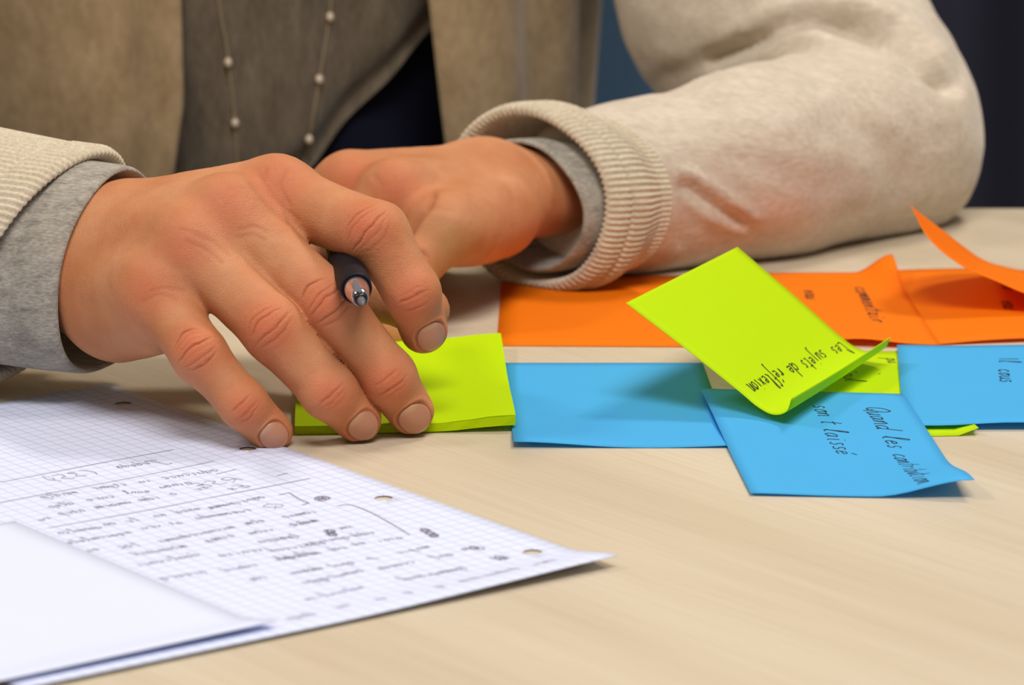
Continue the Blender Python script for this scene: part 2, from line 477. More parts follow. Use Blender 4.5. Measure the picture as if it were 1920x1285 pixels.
# ---------------------------------------------------------------- handwriting strokes
LET = {
 'a': [[(.75, .9), (.3, 1), (.05, .5), (.3, 0), (.7, .3), (.78, .95), (.8, .15), (1, .05)]],
 'b': [[(.1, 2), (.1, .1), (.5, 0), (.85, .5), (.5, 1), (.15, .7)]],
 'c': [[(.8, .9), (.4, 1), (.1, .5), (.4, 0), (.85, .15)]],
 'd': [[(.75, .8), (.3, 1), (.05, .5), (.35, 0), (.75, .3)], [(.85, 2.1), (.8, .1), (1, .05)]],
 'e': [[(.1, .5), (.75, .65), (.5, 1), (.15, .7), (.2, .1), (.85, .15)]],
 'é': [[(.1, .5), (.75, .65), (.5, 1), (.15, .7), (.2, .1), (.85, .15)], [(.4, 1.4), (.8, 1.8)]],
 'f': [[(.9, 1.9), (.6, 2.2), (.4, 1.4), (.25, -1), (.0, -1.1)], [(.1, .9), (.8, 1)]],
 'g': [[(.8, .9), (.3, 1), (.1, .5), (.4, .1), (.8, .5)], [(.85, 1), (.8, -.8), (.3, -1), (.1, -.7)]],
 'h': [[(.1, 2), (.1, 0), (.2, .8), (.6, 1), (.75, .5), (.8, 0)]],
 'i': [[(.4, 1), (.45, .1), (.7, 0)], [(.4, 1.45), (.46, 1.5)]],
 'j': [[(.6, 1), (.5, -.9), (.1, -1.1)], [(.6, 1.5), (.68, 1.5)]],
 'l': [[(.1, .2), (.6, 1.9), (.35, 2), (.3, .2), (.7, .05)]],
 'm': [[(0, 1), (.05, 0), (.15, .9), (.35, 1), (.4, .1), (.55, .95), (.75, .95), (.85, 0), (1, .1)]],
 'n': [[(.05, 1), (.1, 0), (.25, .85), (.6, 1), (.75, .1), (.95, .05)]],
 'o': [[(.5, 1), (.1, .6), (.3, 0), (.75, .2), (.75, .8), (.4, 1), (.95, .95)]],
 'p': [[(.15, 1.1), (.05, -1)], [(.15, .7), (.5, 1), (.85, .6), (.5, .05), (.15, .2)]],
 'q': [[(.8, .9), (.3, 1), (.1, .4), (.5, 0), (.8, .5)], [(.85, 1), (.8, -1)]],
 'r': [[(.1, 1), (.15, 0), (.25, .7), (.5, 1), (.8, .85)]],
 's': [[(.75, .95), (.35, 1), (.3, .6), (.7, .35), (.5, 0), (.1, .1)]],
 't': [[(.4, 1.8), (.35, .1), (.7, 0)], [(.05, 1.1), (.8, 1.15)]],
 'u': [[(.1, 1), (.15, .1), (.5, 0), (.75, .5), (.78, 1), (.8, .1), (1, .05)]],
 'v': [[(.1, 1), (.4, 0), (.8, 1)]],
 'x': [[(.1, 1), (.8, 0)], [(.8, 1), (.1, 0)]],
 'Q': [[(.6, 2), (.1, 1.5), (.1, .5), (.6, .1), (1.05, .7), (1, 1.6), (.5, 2)], [(.6, .6), (1.15, -.3)]],
 'S': [[(.9, 1.8), (.5, 2), (.2, 1.5), (.8, .8), (.6, .1), (.05, .2)]],
 'L': [[(.5, 1.2), (.2, 2), (.1, 2.1), (.15, .1), (1, .05)]],
 'I': [[(.2, 2), (.35, 0)]],
 'J': [[(.1, 1.9), (1, 2), (.6, 1.9), (.5, 0), (.1, .1)]],
 'R': [[(.1, 0), (.15, 2), (.8, 1.8), (.7, 1.1), (.15, 1), (.9, 0)]],
 'E': [[(.9, 2), (.1, 1.9), (.15, 1), (.7, 1.05), (.15, 1), (.1, 0), (.9, .05)]],
 'T': [[(0, 2), (1, 2)], [(.5, 2), (.45, 0)]],
 '(': [[(.6, 2.2), (.2, 1), (.6, -.2)]], ')': [[(.3, 2.2), (.7, 1), (.3, -.2)]],
 '3': [[(.1, 1.8), (.7, 1.9), (.4, 1.1), (.8, .5), (.1, .1)]], '5': [[(.9, 1.9), (.2, 1.9), (.2, 1.1), (.8, .8), (.5, 0), (.1, .1)]],
 "'": [[(.4, 2), (.3, 1.5)]], ':': [[(.3, .2), (.36, .2)], [(.3, .9), (.36, .9)]],
}
rng = np.random.RandomState(7)
def text_strokes(txt, x, y, xh, wid, slant=.15):
    out = []
    for ch in txt:
        if ch == ' ': x += wid * .9; continue
        for st in LET.get(ch, []):
            P = np.array([(a, b) for a, b in st], float)
            P = P + rng.randn(*P.shape) * .035
            P = catmull(P, max(4, len(P) * 4))
            out.append(np.stack([x + (P[:, 0] * .85 + slant * P[:, 1]) * wid, y + P[:, 1] * xh], 1))
        x += wid
    return out, x
def scribble(L, xh):
    """an illegible word of length L along +x"""
    out = []; x = 0
    while x < L - .3:
        ch = 'aceimnorsuvetlpqdnmu'[rng.randint(20)]
        w = xh * (1.15 if ch not in 'mq' else 1.5)
        s, _ = text_strokes(ch, x, rng.randn() * .12, xh * (.85 + .3 * rng.rand()), w)
        out += s; x += w * .95
    return out
def ribbons(strokes, surf, w):
    """strokes: 2-D polylines; surf(x,y)->3-D; flat ribbons of width w"""
    V = []; F = []
    for P in strokes:
        P = np.asarray(P, float)
        if len(P) < 2: continue
        T = np.gradient(P, axis=0); T /= (np.linalg.norm(T, axis=1, keepdims=True) + 1e-9)
        Nn = np.stack([-T[:, 1], T[:, 0]], 1); n0 = len(V)
        for k in range(len(P)):
            ww = w * (.75 + .35 * rng.rand()) / 2
            V.append(surf(*(P[k] - Nn[k] * ww))); V.append(surf(*(P[k] + Nn[k] * ww)))
        for k in range(len(P) - 1):
            a = n0 + 2 * k; F.append((a, a + 2, a + 3, a + 1))
    return np.array(V), np.array(F)

class Sheet:
    """rectangular sheet: corners in mm on the table (00, 10, 11, 01), lift(u,v) its height"""
    def __init__(s, c, lift): s.c = [np.asarray(q, float) for q in c]; s.lift = lift
    def xy(s, u, v):
        a, b, c, d = s.c
        return a * (1 - u) * (1 - v) + b * u * (1 - v) + c * u * v + d * (1 - u) * v
    def __call__(s, u, v, off=0):
        p = s.xy(u, v)
        return np.array([p[0], p[1], s.lift(u, v) + off])
def build_sheet(name, S, nu, nv, mat, thick=.0002, label=None, cat='sticky note', group=None, extra=None):
    us = np.linspace(0, 1, nu); vs = np.linspace(0, 1, nv)
    V = np.array([S(u, v) for u in us for v in vs])
    F = grid_faces(nu, nv)
    n = normals(V, F)
    if n[:, 2].mean() < 0: F = F[:, ::-1].copy()
    root = empty(name, V.mean(0) * [1, 1, 0] + [0, 0, V[:, 2].min()], label=label, cat=cat, group=group)
    o = mesh_obj('paper_sheet', V, F, mat, root)
    s = o.modifiers.new('thick', 'SOLIDIFY'); s.thickness = thick; s.offset = -1
    return root
def write(root, S, size, items, w=.5, mat=None, name='handwritten_word', off=.12):
    """items: (text, x mm, y mm, x-height, letter width) with x along u, y along v"""
    for it in items:
        st = text_strokes(*it)[0] if isinstance(it, tuple) else [np.array(it, float)]
        V, F = ribbons(st, lambda x, y: S(x / size[0], y / size[1], off), w)
        if normals(V, F)[:, 2].mean() < 0: F = F[:, ::-1].copy()
        mesh_obj(name, V, F, mat or M['ink'], root)

g2 = lambda x, y, z=0: G(x, y, z)[:2]
sm = lambda a, b, x: (lambda t: t * t * (3 - 2 * t))(min(max((x - a) / (b - a), 0), 1))

# flat blue note (u along the 127 side, far to near; v left to right)
S = Sheet([(-3, 1527), (.6, 1402), (75, 1402), (70, 1527)], lambda u, v: .35 + 1.3 * sm(.75, 1, u) * (.5 + .5 * math.cos(v * 5)) + .8 * sm(.5, 0, v) * u)
build_sheet('sticky_note', S, 20, 14, M['blue'], label='blank blue sticky note lying flat right of the lime pad')

# lime note under the two blue ones
S = Sheet([(80, 1546), (85, 1414), (160, 1419), (150, 1546)], lambda u, v: .35 + 2.6 * sm(.9, 1, v) * sm(.8, 1, u))
r = build_sheet('sticky_note', S, 16, 12, M['green'], label='lime sticky note mostly covered by two blue notes, its near corner poking out')
write(r, S, (127, 76), [('régul', 26, 41, 3.6, 4.6), ('pu', 12, 62, 3, 4), [(36, 56), (37, 55)]], .5)

# blue note at the right frame edge
S = Sheet([g2(1682, 652, 1), g2(1694, 808), g2(2104, 808), g2(2052, 652)], lambda u, v: 1.5 + 1.6 * sm(.6, 1, u) * (.3 + .7 * sm(.15, .5, v)) + .6 * sm(.2, 0, u) * sm(.3, 0, v))
r = build_sheet('sticky_note', S, 20, 14, M['blue'], label='blue sticky note running out of the frame at its right edge, over the lime one')
write(r, S, (127, 76), [('Il', 22, 38, 3.8, 4), ('cous', 40, 37, 3.6, 5.4)], .55)

# front blue note, corner curled up
c00, c10, c11, c01 = g2(1313, 742), g2(1407, 931), g2(1826, 938), g2(1692, 752)
S = Sheet([c00, c10, c11, c01], lambda u, v: 2.6 - 1.9 * sm(.1, .75, u) + 6.2 * sm(.55, 1.0, v) * sm(.62, 1.0, u) - .5 * u * sm(.2, .8, v) * 0 + .5 * sm(.4, 0, v) * u)
r = build_sheet('sticky_note', S, 28, 18, M['blue'], label='blue sticky note nearest the camera with two handwritten lines and a curled corner')
write(r, S, (127, 76), [('Quand', 20, 58, 4.4, 5.6), ('les', 55, 58, 4.2, 5), ('contribution', 76, 58, 3.6, 3.9), ('son t', 19, 39, 3.8, 5), ('laissé', 48, 38, 4, 5)], .48)

# orange notes
S = Sheet([(-4, 1681), (-5.8, 1555), (70, 1553), (73, 1680)], lambda u, v: .35)
build_sheet('sticky_note', S, 12, 10, M['orange'], label='blank orange sticky note half under the cuff of the resting arm')
S = Sheet([(151, 1690), (157, 1556), (222, 1566), (226, 1684)], lambda u, v: .35 + 1.4 * math.sin(v * 3.1))
r = build_sheet('sticky_note', S, 14, 16, M['orange'], label='orange sticky note under the curling one near the right frame edge')
write(r, S, (127, 76), [('dela', 20, 44, 3.6, 5), ('eau', 62, 40, 3.6, 5), ('un', 80, 52, 3.6, 5)], .9)
a0, a1, a2, a3 = g2(1352, 516), g2(1366, 646), g2(1762, 655), g2(1672, 518)
S = Sheet([a0, a1, a2, a3], lambda u, v: .9 + 7.5 * sm(.78, 1.0, v) * sm(.32, 0, u) + 2.0 * sm(.72, 1, u) * math.exp(-((v - .62) / .18) ** 2) + .8 * v)
r = build_sheet('sticky_note', S, 26, 26, M['orange'], label='orange sticky note with blurred handwriting and one corner sticking up')
write(r, S, (127, 76), [('commentair', 28, 56, 3.4, 6.4), ('eau', 34, 34, 3.2, 5.5), (':', 14, 58, 3, 4)], .8)
class Ruled:
    """sheet ruled between two edge curves (v=0 near/left edge, v=1 the other)"""
    def __init__(s, L, R, bow=None):
        a = catmull(L, 801); b = catmull(R, 801); s.bow = bow
        d = np.linalg.norm(np.diff(a, axis=0), axis=1) + np.linalg.norm(np.diff(b, axis=0), axis=1)
        t = np.r_[0, np.cumsum(d)]; t /= t[-1]; q = np.linspace(0, 1, 201)
        s.L = np.stack([np.interp(q, t, a[:, i]) for i in range(3)], 1)
        s.R = np.stack([np.interp(q, t, b[:, i]) for i in range(3)], 1)
    def __call__(s, u, v, off=0):
        i = min(max(u, 0), 1) * 200; k = min(int(i), 199); f = i - k
        p = (s.L[k] * (1 - f) + s.L[k + 1] * f) * (1 - v) + (s.R[k] * (1 - f) + s.R[k + 1] * f) * v
        if s.bow is not None: p = p + s.bow(u, v)
        if off:
            e = 1e-3
            a = s(min(u + e, 1), v) - s(max(u - e, 0), v); b = s(u, min(v + e, 1)) - s(u, max(v - e, 0))
            n = np.cross(a, b); n /= np.linalg.norm(n) + 1e-12
            if n[2] < 0: n = -n
            p = p + n * off
        return p
# the lime note standing up on its curled glued edge
L = [A(1174, 568, 1458), A(1290, 657, 1449), A(1384, 732, 1440), A(1420, 762, 1435), A(1449, 777, 1430), A(1474, 772, 1425), A(1484, 747, 1421)]
R = [A(1383, 463, 1549), A(1488, 553, 1541), A(1574, 629, 1533), A(1608, 653, 1529), A(1636, 660, 1525), A(1659, 652, 1521), A(1669, 632, 1519)]
S = Ruled(L, R, lambda u, v: np.array([0, 0, -.5 * math.sin(v * 3.14159) * sm(.6, 1, u)]))
r = build_sheet('sticky_note', S, 60, 24, M['green'], label='lime sticky note tilted up in the air on its curled edge with a handwritten line')
# letters: u runs down to the curled edge (letters' up), v from near to far; the line reads far to near
class Turned:
    def __init__(s, S): s.S = S
    def __call__(s, u, v, off=0): return s.S(v, 1 - u, off)
write(r, Turned(S), (100, 76), [('Les', 5, 51, 3.2, 4.0), ('sujets', 23, 50, 3.2, 3.7), ('de', 49, 49, 3.2, 4.2), ('réflexion', 62, 48, 3.3, 3.4)], .5, off=.2)
# orange note curling up at the right frame edge
L = [A(1711, 391, 1622), A(1742, 447, 1610), A(1800, 496, 1604), A(1866, 526, 1602), A(1945, 556, 1602), A(2080, 575, 1602)]
R = [A(1707, 386, 1640), A(1768, 432, 1662), A(1838, 484, 1672), A(1888, 501, 1675), A(1950, 512, 1676), A(2080, 520, 1678)]
S = Ruled(L, R)
build_sheet('sticky_note', S, 40, 10, M['orange'], label='orange sticky note curling high off the table at the right frame edge')

# lime pad under the fingertips: a block of sheets whose near right corner curls
pad = empty('sticky_note_pad', (-37, 1490, 0), label='lime sticky note pad pressed down by two fingertips', cat='note pad')
def padlift(u, v): return 2.6 * sm(.55, 1, v) ** 1.3 * (.55 + .45 * math.cos(2 * math.pi * u)) + .6 * v
c = [np.array(q) for q in ((-80, 1552), (-74.6, 1420.5), (1.2, 1424.5), (-4.2, 1550))]
nu, nv = 24, 16
uu = np.linspace(0, 1, nu); vv = np.linspace(0, 1, nv)
def padpos(u, v, z):
    p = c[0] * (1 - u) * (1 - v) + c[1] * u * (1 - v) + c[2] * u * v + c[3] * (1 - u) * v
    p = p + np.array([0, 1.2 * math.sin(z * 5)]) * .15
    return (p[0], p[1], z)
H = 3.0; layers = 4
for k in range(2):      # block, then the top sheet
    if k == 0: z0 = lambda u, v: .1 + padlift(u, v) * .75; z1 = lambda u, v: H - .25 + padlift(u, v) * .97
    else: z0 = lambda u, v: H - .12 + padlift(u, v); z1 = lambda u, v: H + .1 + padlift(u, v)
    top = [padpos(u, v, z1(u, v)) for u in uu for v in vv]; bot = [padpos(u, v, z0(u, v)) for u in uu for v in vv]
    n = nu * nv; F = [tuple(f) for f in grid_faces(nu, nv)] + [tuple(int(i) + n for i in f[::-1]) for f in grid_faces(nu, nv)]
    rim = [i * nv for i in range(nu)] + [(nu - 1) * nv + j for j in range(1, nv)] + [i * nv + nv - 1 for i in range(nu - 2, -1, -1)] + [j for j in range(nv - 2, 0, -1)]
    F += [(rim[i], rim[i - 1], rim[i - 1] + n, rim[i] + n) for i in range(len(rim))]
    o = mesh_obj(('sheet_block', 'top_sheet')[k], top + bot, F, M['green'], pad, smooth=False)

# ---------------------------------------------------------------- squared paper
rot = math.radians(-53.248)
av = np.array([math.cos(rot), math.sin(rot)]); bv = np.array([-math.sin(rot), math.cos(rot)])
org = np.array([-137.33, 1463.49]) - 28.5 * av + 11 * bv       # top corner at the hole edge
def page(x, y, z=0): # x from the hole edge, y from the top
    p = org - x * bv + y * av
    return np.array([p[0], p[1], z])
def to_page(px, py):
    d = g2(px, py, .5) - org; return np.array([-(d @ bv), d @ av])
def plift(x, y):
    return .35 + 3.4 * sm(272, 297, y) * (.35 + .65 * sm(110, 0, x)) + .4 * sm(40, 0, x)
from mathutils.geometry import delaunay_2d_cdt
pts = []; edges = []; holes = [(11, 28.5 + 80 * k) for k in range(4)]
xs = np.linspace(0, 210, 43); ys = np.linspace(0, 297, 60)
for x in xs:
    for y in ys:
        if all((x - a) ** 2 + (y - b) ** 2 > 4.2 ** 2 for a, b in holes): pts.append(Vector((x, y)))
for a, b in holes:
    n0 = len(pts)
    for k in range(28):
        t = 2 * math.pi * k / 28; pts.append(Vector((a + 3 * math.cos(t), b + 3 * math.sin(t))))
    edges += [(n0 + k, n0 + (k + 1) % 28) for k in range(28)]
vs_, _, fs_, *_ = delaunay_2d_cdt(pts, edges, [], 0, 1e-5)
vs_ = [tuple(v) for v in vs_]; keep = []
for f in fs_:
    cx = sum(vs_[i][0] for i in f) / 3; cy = sum(vs_[i][1] for i in f) / 3
    if all((cx - a) ** 2 + (cy - b) ** 2 > 2.9 ** 2 for a, b in holes): keep.append(f)
V = np.array([page(x, y, plift(x, y)) for x, y in vs_])
f0 = keep[0]
if np.cross(V[f0[1]] - V[f0[0]], V[f0[2]] - V[f0[0]])[2] < 0: keep = [f[::-1] for f in keep]
pr = empty('squared_paper', tuple(page(105, 148, .1)), label='squared A4 sheet with four punched holes covered in pencil handwriting', cat='paper')
o = mesh_obj('paper_sheet', V, keep, M['graphpaper'], pr, uv=np.array([(x + .8, y + .8) for x, y in vs_]))
s = o.modifiers.new('thick', 'SOLIDIFY'); s.thickness = .0003; s.offset = -1
surf = lambda x, y: page(x, y, plift(x, y) + .1)

words = []          # (start, end) in page coordinates from their place in the photograph
def wz(ox, oy, k, rows):
    for x0, x1, y0, y1 in rows:          # left x, right x, left y, right y ; reading right to left
        words.append((to_page(ox + x1 / k, oy + y1 / k), to_page(ox + x0 / k, oy + y0 / k)))
wz(80, 800, 3.556, [(510, 720, 275, 248), (60, 100, 352, 345), (840, 1180, 345, 295), (650, 730, 374, 362), (370, 570, 415, 388), (20, 240, 475, 440),
  (790, 1000, 410, 378), (560, 720, 447, 437), (340, 490, 490, 470), (60, 220, 540, 515), (1030, 1110, 425, 408), (870, 910, 457, 450), (700, 800, 490, 474),
  (360, 600, 548, 505), (110, 290, 590, 562), (0, 60, 625, 612), (1150, 1490, 543, 470), (930, 1060, 572, 548), (740, 830, 604, 590), (600, 660, 634, 620), (420, 500, 660, 646), (130, 400, 715, 672),
  (1030, 1400, 616, 560), (860, 940, 654, 645), (700, 800, 678, 664), (200, 600, 778, 708), (1640, 1840, 605, 568), (1370, 1490, 652, 630), (810, 1290, 768, 672), (540, 660, 812, 790),
  (1690, 1840, 662, 630), (1420, 1550, 712, 688), (1100, 1290, 772, 730), (640, 970, 856, 800), (330, 390, 832, 820), (1480, 1680, 768, 738), (1180, 1480, 868, 846 - 20), (640, 1060, 930, 858), (1560, 1900, 830, 780),
  (1250, 1440, 960, 925), (800, 1100, 1020, 975), (1590, 1860, 890, 845), (1700, 1880, 980, 945), (1400, 1500, 1030, 1005)])
wz(520, 900, 2.909, [(100, 230, 246, 222), (370, 420, 266, 256), (0, 130, 330, 308), (170, 540, 352, 290), (300, 390, 388, 370), (420, 490, 358, 346), (20, 220, 440, 398), (580, 690, 335, 318), (500, 530, 436, 426),
  (290, 430, 480, 452), (100, 240, 512, 486), (660, 760, 405, 385), (790, 840, 376, 366), (870, 970, 430, 410), (1060, 1100, 380, 372), (1200, 1270, 445, 430), (1420, 1530, 494, 472), (560, 760, 490, 450), (150, 480, 568, 496),
  (690, 1050, 550, 482), (1010, 1330, 580, 510), (180, 480, 655, 588), (890, 920, 605, 598), (700, 740, 636, 626), (560, 600, 668, 660), (360, 400, 705, 695), (80, 220, 772, 744)])
Wd = []
for p, q in words:
    L = np.linalg.norm(q - p)
    if L < 1.5: L = 2.5
    for stq in scribble(L, 1.9 + .5 * rng.rand()):
        d = (q - p) / (np.linalg.norm(q - p) + 1e-9); nrm = np.array([d[1], -d[0]])
        Wd.append(p + stq[:, :1] * d + stq[:, 1:] * nrm)
def named(txt, px, py, xh, wid):
    p = to_page(px, py)
    return [np.stack([p[0] + s_[:, 0], p[1] - s_[:, 1]], 1) for s_ in text_strokes(txt, 0, 0, xh, wid)[0]]
Wd += named("J'", 325, 868, 3.6, 6) + named('RSE', 458, 900, 3, 6) + named('(35)', 192, 887, 3.6, 5) + named('Es', 470, 912, 2, 4.5) + named('Q', 540, 948, 2.8, 6)
V, F = ribbons(Wd, surf, .36)
if normals(V, F)[:, 2].mean() < 0: F = F[:, ::-1].copy()
tag(mesh_obj('handwriting', V, F, M['pencil'], pr))
RL = []
def rule(*pp): RL.append(catmull([to_page(*q) for q in pp], 24))
rule((325, 843), (200, 866), (60, 893), (-20, 908)); rule((401, 865), (250, 895), (100, 923), (-20, 946))
rule((443, 880), (418, 886), (405, 889)); rule((539, 888), (519, 893)); rule((582, 898), (430, 926), (280, 956), (90, 990))
V, F = ribbons(RL, surf, .4)
if normals(V, F)[:, 2].mean() < 0: F = F[:, ::-1].copy()
mesh_obj('ruled_line', V, F, M['pencil'], pr)
RL = []
rule((523, 928), (542, 924)); rule((542, 924), (560, 935), (579, 943)); rule((579, 943), (566, 947)); rule((632, 949), (655, 947), (690, 959), (735, 983), (768, 1003))
for (cx, cy) in ((602, 936), (609, 934), (798, 995), (806, 1000), (813, 1005), (893, 1028), (617, 997), (622, 1003), (937, 1046)):
    for _ in range(3):
        p = to_page(cx, cy); t = np.linspace(0, 6, 14)
        RL.append(np.stack([p[0] + np.cos(t) * (1.5 - .1 * t) + .6 * rng.randn(), p[1] + np.sin(t) * 1.6 + .6 * rng.randn()], 1))
V, F = ribbons(RL, surf, .6)
if normals(V, F)[:, 2].mean() < 0: F = F[:, ::-1].copy()
mesh_obj('pencil_bracket', V, F, M['pencil'], pr)

# blank sheet lying over it, its near edge lifted
c0 = g2(520, 1188); S = Sheet([c0, c0 - 200 * bv, c0 - 200 * bv - 150 * av, c0 - 150 * av],
    lambda u, v: .66 + (3.2 * sm(.13, 0, v) * (1 - .5 * u)))
r = build_sheet('blank_paper', S, 24, 40, M['white'], label='blank white sheet lying over the squared paper near the frame corner', cat='paper')

# ---------------------------------------------------------------- ballpoint pen
p0 = A(668, 541, 1399); p1 = A(598, 372, 1399 + 132)
ax = unit(p0 - p1)
pen = empty('ballpoint_pen', tuple(p0), label='black ballpoint pen held between index and middle finger, tip to the camera', cat='pen')
e1 = unit(np.cross(ax, [0, 0, 1])); e2 = np.cross(ax, e1)
def lathe(name, prof, mat, parent, n=40):
    rings = [(p0 + ax * s, e1 * r, e2 * r) for s, r in prof]
    V, F, _ = loft(rings, n)
    return mesh_obj(name, V, F, mat, parent)
lathe('barrel', [(-132, .1), (-132, 3), (-131, 4.2), (-128, 4.6), (-45, 4.9), (-44, 4.6)], M['black'], pen)
lathe('rubber_grip', [(-44, 4.6), (-44, 5.3), (-42, 5.6), (-8, 5.7), (-2, 5.5), (0, 5.35), (.6, 5.2), (.6, 4.6), (-2, 4.5)], M['rubber'], pen)
lathe('nose_cone', [(-1, 4.5), (1.5, 4.4), (6, 3.9), (11, 3.1), (14, 2.6), (14.2, 2.2), (11, 2.2), (0, 3)], M['clear'], pen)
lathe('inner_sleeve', [(-2, 2.9), (5, 2.8), (11.5, 2.35), (15, 2.3), (16.2, 2.0), (16.2, 1.6)], M['black'], pen)
lathe('writing_tip', [(15, 1.4), (17, 1.4), (18.4, 1.1), (21, .6), (21.4, .4), (21.5, .01)], M['tip'], pen)
V = []
for s, h in ((-128, 4), (-128, 6.4), (-124, 7.2), (-92, 6.6), (-88, 5.4), (-88, 4.6)):
    for w in (-2, 2):
        V += [p0 + ax * s - e2 * 0 + e2 * h * 1.0 + e1 * w]
n = 6; F = [(2 * i, 2 * i + 1, 2 * i + 3, 2 * i + 2) for i in range(n - 1)]
o = mesh_obj('clip', V, F, M['black'], pen); s = o.modifiers.new('thick', 'SOLIDIFY'); s.thickness = .0008
# ---------------------------------------------------------------- the person
VIEW = unit([0, -cp, sp])
def dorsal(d, v=VIEW): d = unit(d); return unit(v - (v @ d) * d)
person = empty('person', (-120, 1960, -TABLE), label='person in a cream cardigan over a grey shirt both hands on the table', cat='person')

class Finger:
    def __init__(s, pts, rad, nail=True, flat=.93):
        s.p = [A(*q) for q in pts]; s.r = rad; s.nail = nail
        s.d = [unit(s.p[i + 1] - s.p[i]) for i in range(len(s.p) - 1)]
        v = getattr(s, 'v', VIEW)
        s.n = [dorsal(d, v) for d in s.d]
    def sdf(s, P):
        p, r = s.p, s.r; D = None
        for i in range(len(p) - 1):
            a, b = p[i], p[i + 1]
            m = a * .5 + b * .5 - s.n[i] * .5
            rm = (r[i] * .5 + r[i + 1] * .5) * (.98 if i < 2 else .99)
            c = np.minimum(cone(P, a, m, r[i], rm), cone(P, m, b, rm, r[i + 1]))
            D = c if D is None else smin(D, c, 3.2)
        # finger pad at the tip and joint knuckle
        t = p[-1]; D = smin(D, cone(P, t - s.d[-1] * 7 - s.n[-1] * 1.6, t + s.d[-1] * 1.2 - s.n[-1] * 1.2, r[-1] * .92, r[-1] * .86), 3)
        for j in (1, 2):
            nn = unit(s.n[j - 1] + s.n[j]); k = p[j] + nn * r[j] * .32
            D = smin(D, np.linalg.norm(P - k, axis=-1) - r[j] * .70, 3.5)
        return D

def make_hand(fingers, palm, thumb, kp, bridge=()):
    """union of palm and fingers; neighbours only touch"""
    allp = [(f.p, f.r) for f in fingers + [thumb]]
    def fn(P):
        Dp = None
        for a, b, ra, rb in palm:
            c = cone(P, a, b, ra, rb); Dp = c if Dp is None else smin(Dp, c, kp)
        out = Dp
        for f in fingers + [thumb]:
            q = f.p; lo = np.min(q, 0) - 34; hi = np.max(q, 0) + 34
            m = ((P > lo) & (P < hi)).all(-1)
            if not m.any(): continue
            d = f.sdf(P[m]); o = out[m]
            # blend strongly near the root only
            s_ = ((P[m] - q[0]) @ unit(q[1] - q[0])) / np.linalg.norm(q[1] - q[0])
            kk = 6.5 * np.clip(1.15 - s_, .08, 1)
            pm = Dp[m]
            h = np.maximum(kk - np.abs(d - pm), 0) / kk
            bl = np.minimum(d, pm) - h * h * kk * .25
            k2 = 3.2 * np.clip((pm - np.maximum(o, bl)) / 3, .01, 1); h2 = np.maximum(k2 - np.abs(o - bl), 0) / k2
            out[m] = np.minimum(o, bl) - h2 * h2 * k2 * .25
        for a, b, r in bridge: out = smin(out, cone(P, a, b, r, r), 2.5)
        return out
    return fn

def creases(V, N, f, fine=True):
    """knuckle folds; returns displacement and a crease mask"""
    disp = np.zeros(len(V)); mask = np.zeros(len(V)); red = np.zeros(len(V))
    for j, (rows, A0, La) in ((1, ([-7.4, -5.2, -2.9, -.6, 1.8, 4.3, 6.6], .48, 7.4)), (2, ([-3.2, -1.0, 1.3, 3.2], .34, 5.6))):
        c = f.p[j]; R = f.r[j]
        d = unit(f.d[j - 1] + f.d[j]); n = unit(f.n[j - 1] + f.n[j]); n = unit(n - (n @ d) * d); t = np.cross(d, n)
        Q = V - c
        near = (np.linalg.norm(Q, axis=1) < R * 2.0)
        q = Q[near]; s = q @ d; l = q @ t; h = q @ n
        ang = np.clip((h / R - .05) / .45, 0, 1); ang = ang * ang * (3 - 2 * ang)
        wob = vnoise(V[near], 4.0, 11 + j) * .8 + vnoise(V[near], 1.7, 5) * .45
        D = np.zeros(len(q)); Mk = np.zeros(len(q))
        for i, s0 in enumerate(rows):
            cur = (s0 / 7.0) * .055 * 1.15
            line = s0 * (R / 10) + wob * .7 - cur * l * l * (9 / R)
            amp = (.6 + .5 * math.sin(i * 2.3 + j + f.r[0] * 7))
            w = .31 if fine else .8
            LL = La * (R / 10) * (1 - .045 * abs(s0))
            g = np.exp(-((s - line) / w) ** 2) * np.exp(-(l / LL) ** 4) * ang * amp
            g2_ = np.exp(-((s - line) / (w * 2.4)) ** 2) * np.exp(-(l / LL) ** 4) * ang * amp
            D -= A0 * (g * 1.05 + .28 * g2_); Mk = np.maximum(Mk, g)
        rr = np.exp(-((s / (R * .95)) ** 2 + (l / (R * .8)) ** 2)) * ang
        D += .55 * rr
        disp[near] += D; mask[near] = np.maximum(mask[near], Mk); red[near] = np.maximum(red[near], rr * .9)
    # finger end is pinker
    dt = np.linalg.norm(V - f.p[-1], axis=1); red = np.maximum(red, .45 * np.exp(-(dt / 11) ** 2))
    return disp, mask, red

def nail_frame(f, shift, half, tilt=0.0):
    d = f.d[-1]; n = f.n[-1]; t = np.cross(d, n)
    if tilt: n = unit(n * math.cos(tilt) + t * math.sin(tilt)); t = np.cross(d, n)
    return f.p[-1] + d * shift, d, n, t, half
def nail_disp(V, N, fr):
    c, d, n, t, (hl, hw) = fr
    q = V - c; s = (q @ d) / hl; l = (q @ t); h = q @ n
    w = l / hw
    rr = (np.abs(s) ** 2.6 + np.abs(w) ** 2.5) ** (1 / 2.55)
    on = (h > 0) & (np.abs(s) < 2) & (np.abs(w) < 2)
    ins = np.clip((1.04 - rr) / .12, 0, 1)
    ridge = np.exp(-((rr - 1.17) / .10) ** 2) * np.clip(1.1 - s, 0, 1)
    gap = np.exp(-((rr - 1.03) / .045) ** 2)
    return np.where(on, -.50 * ins + .34 * ridge - .25 * gap, 0), np.where(on, gap * .9, 0)
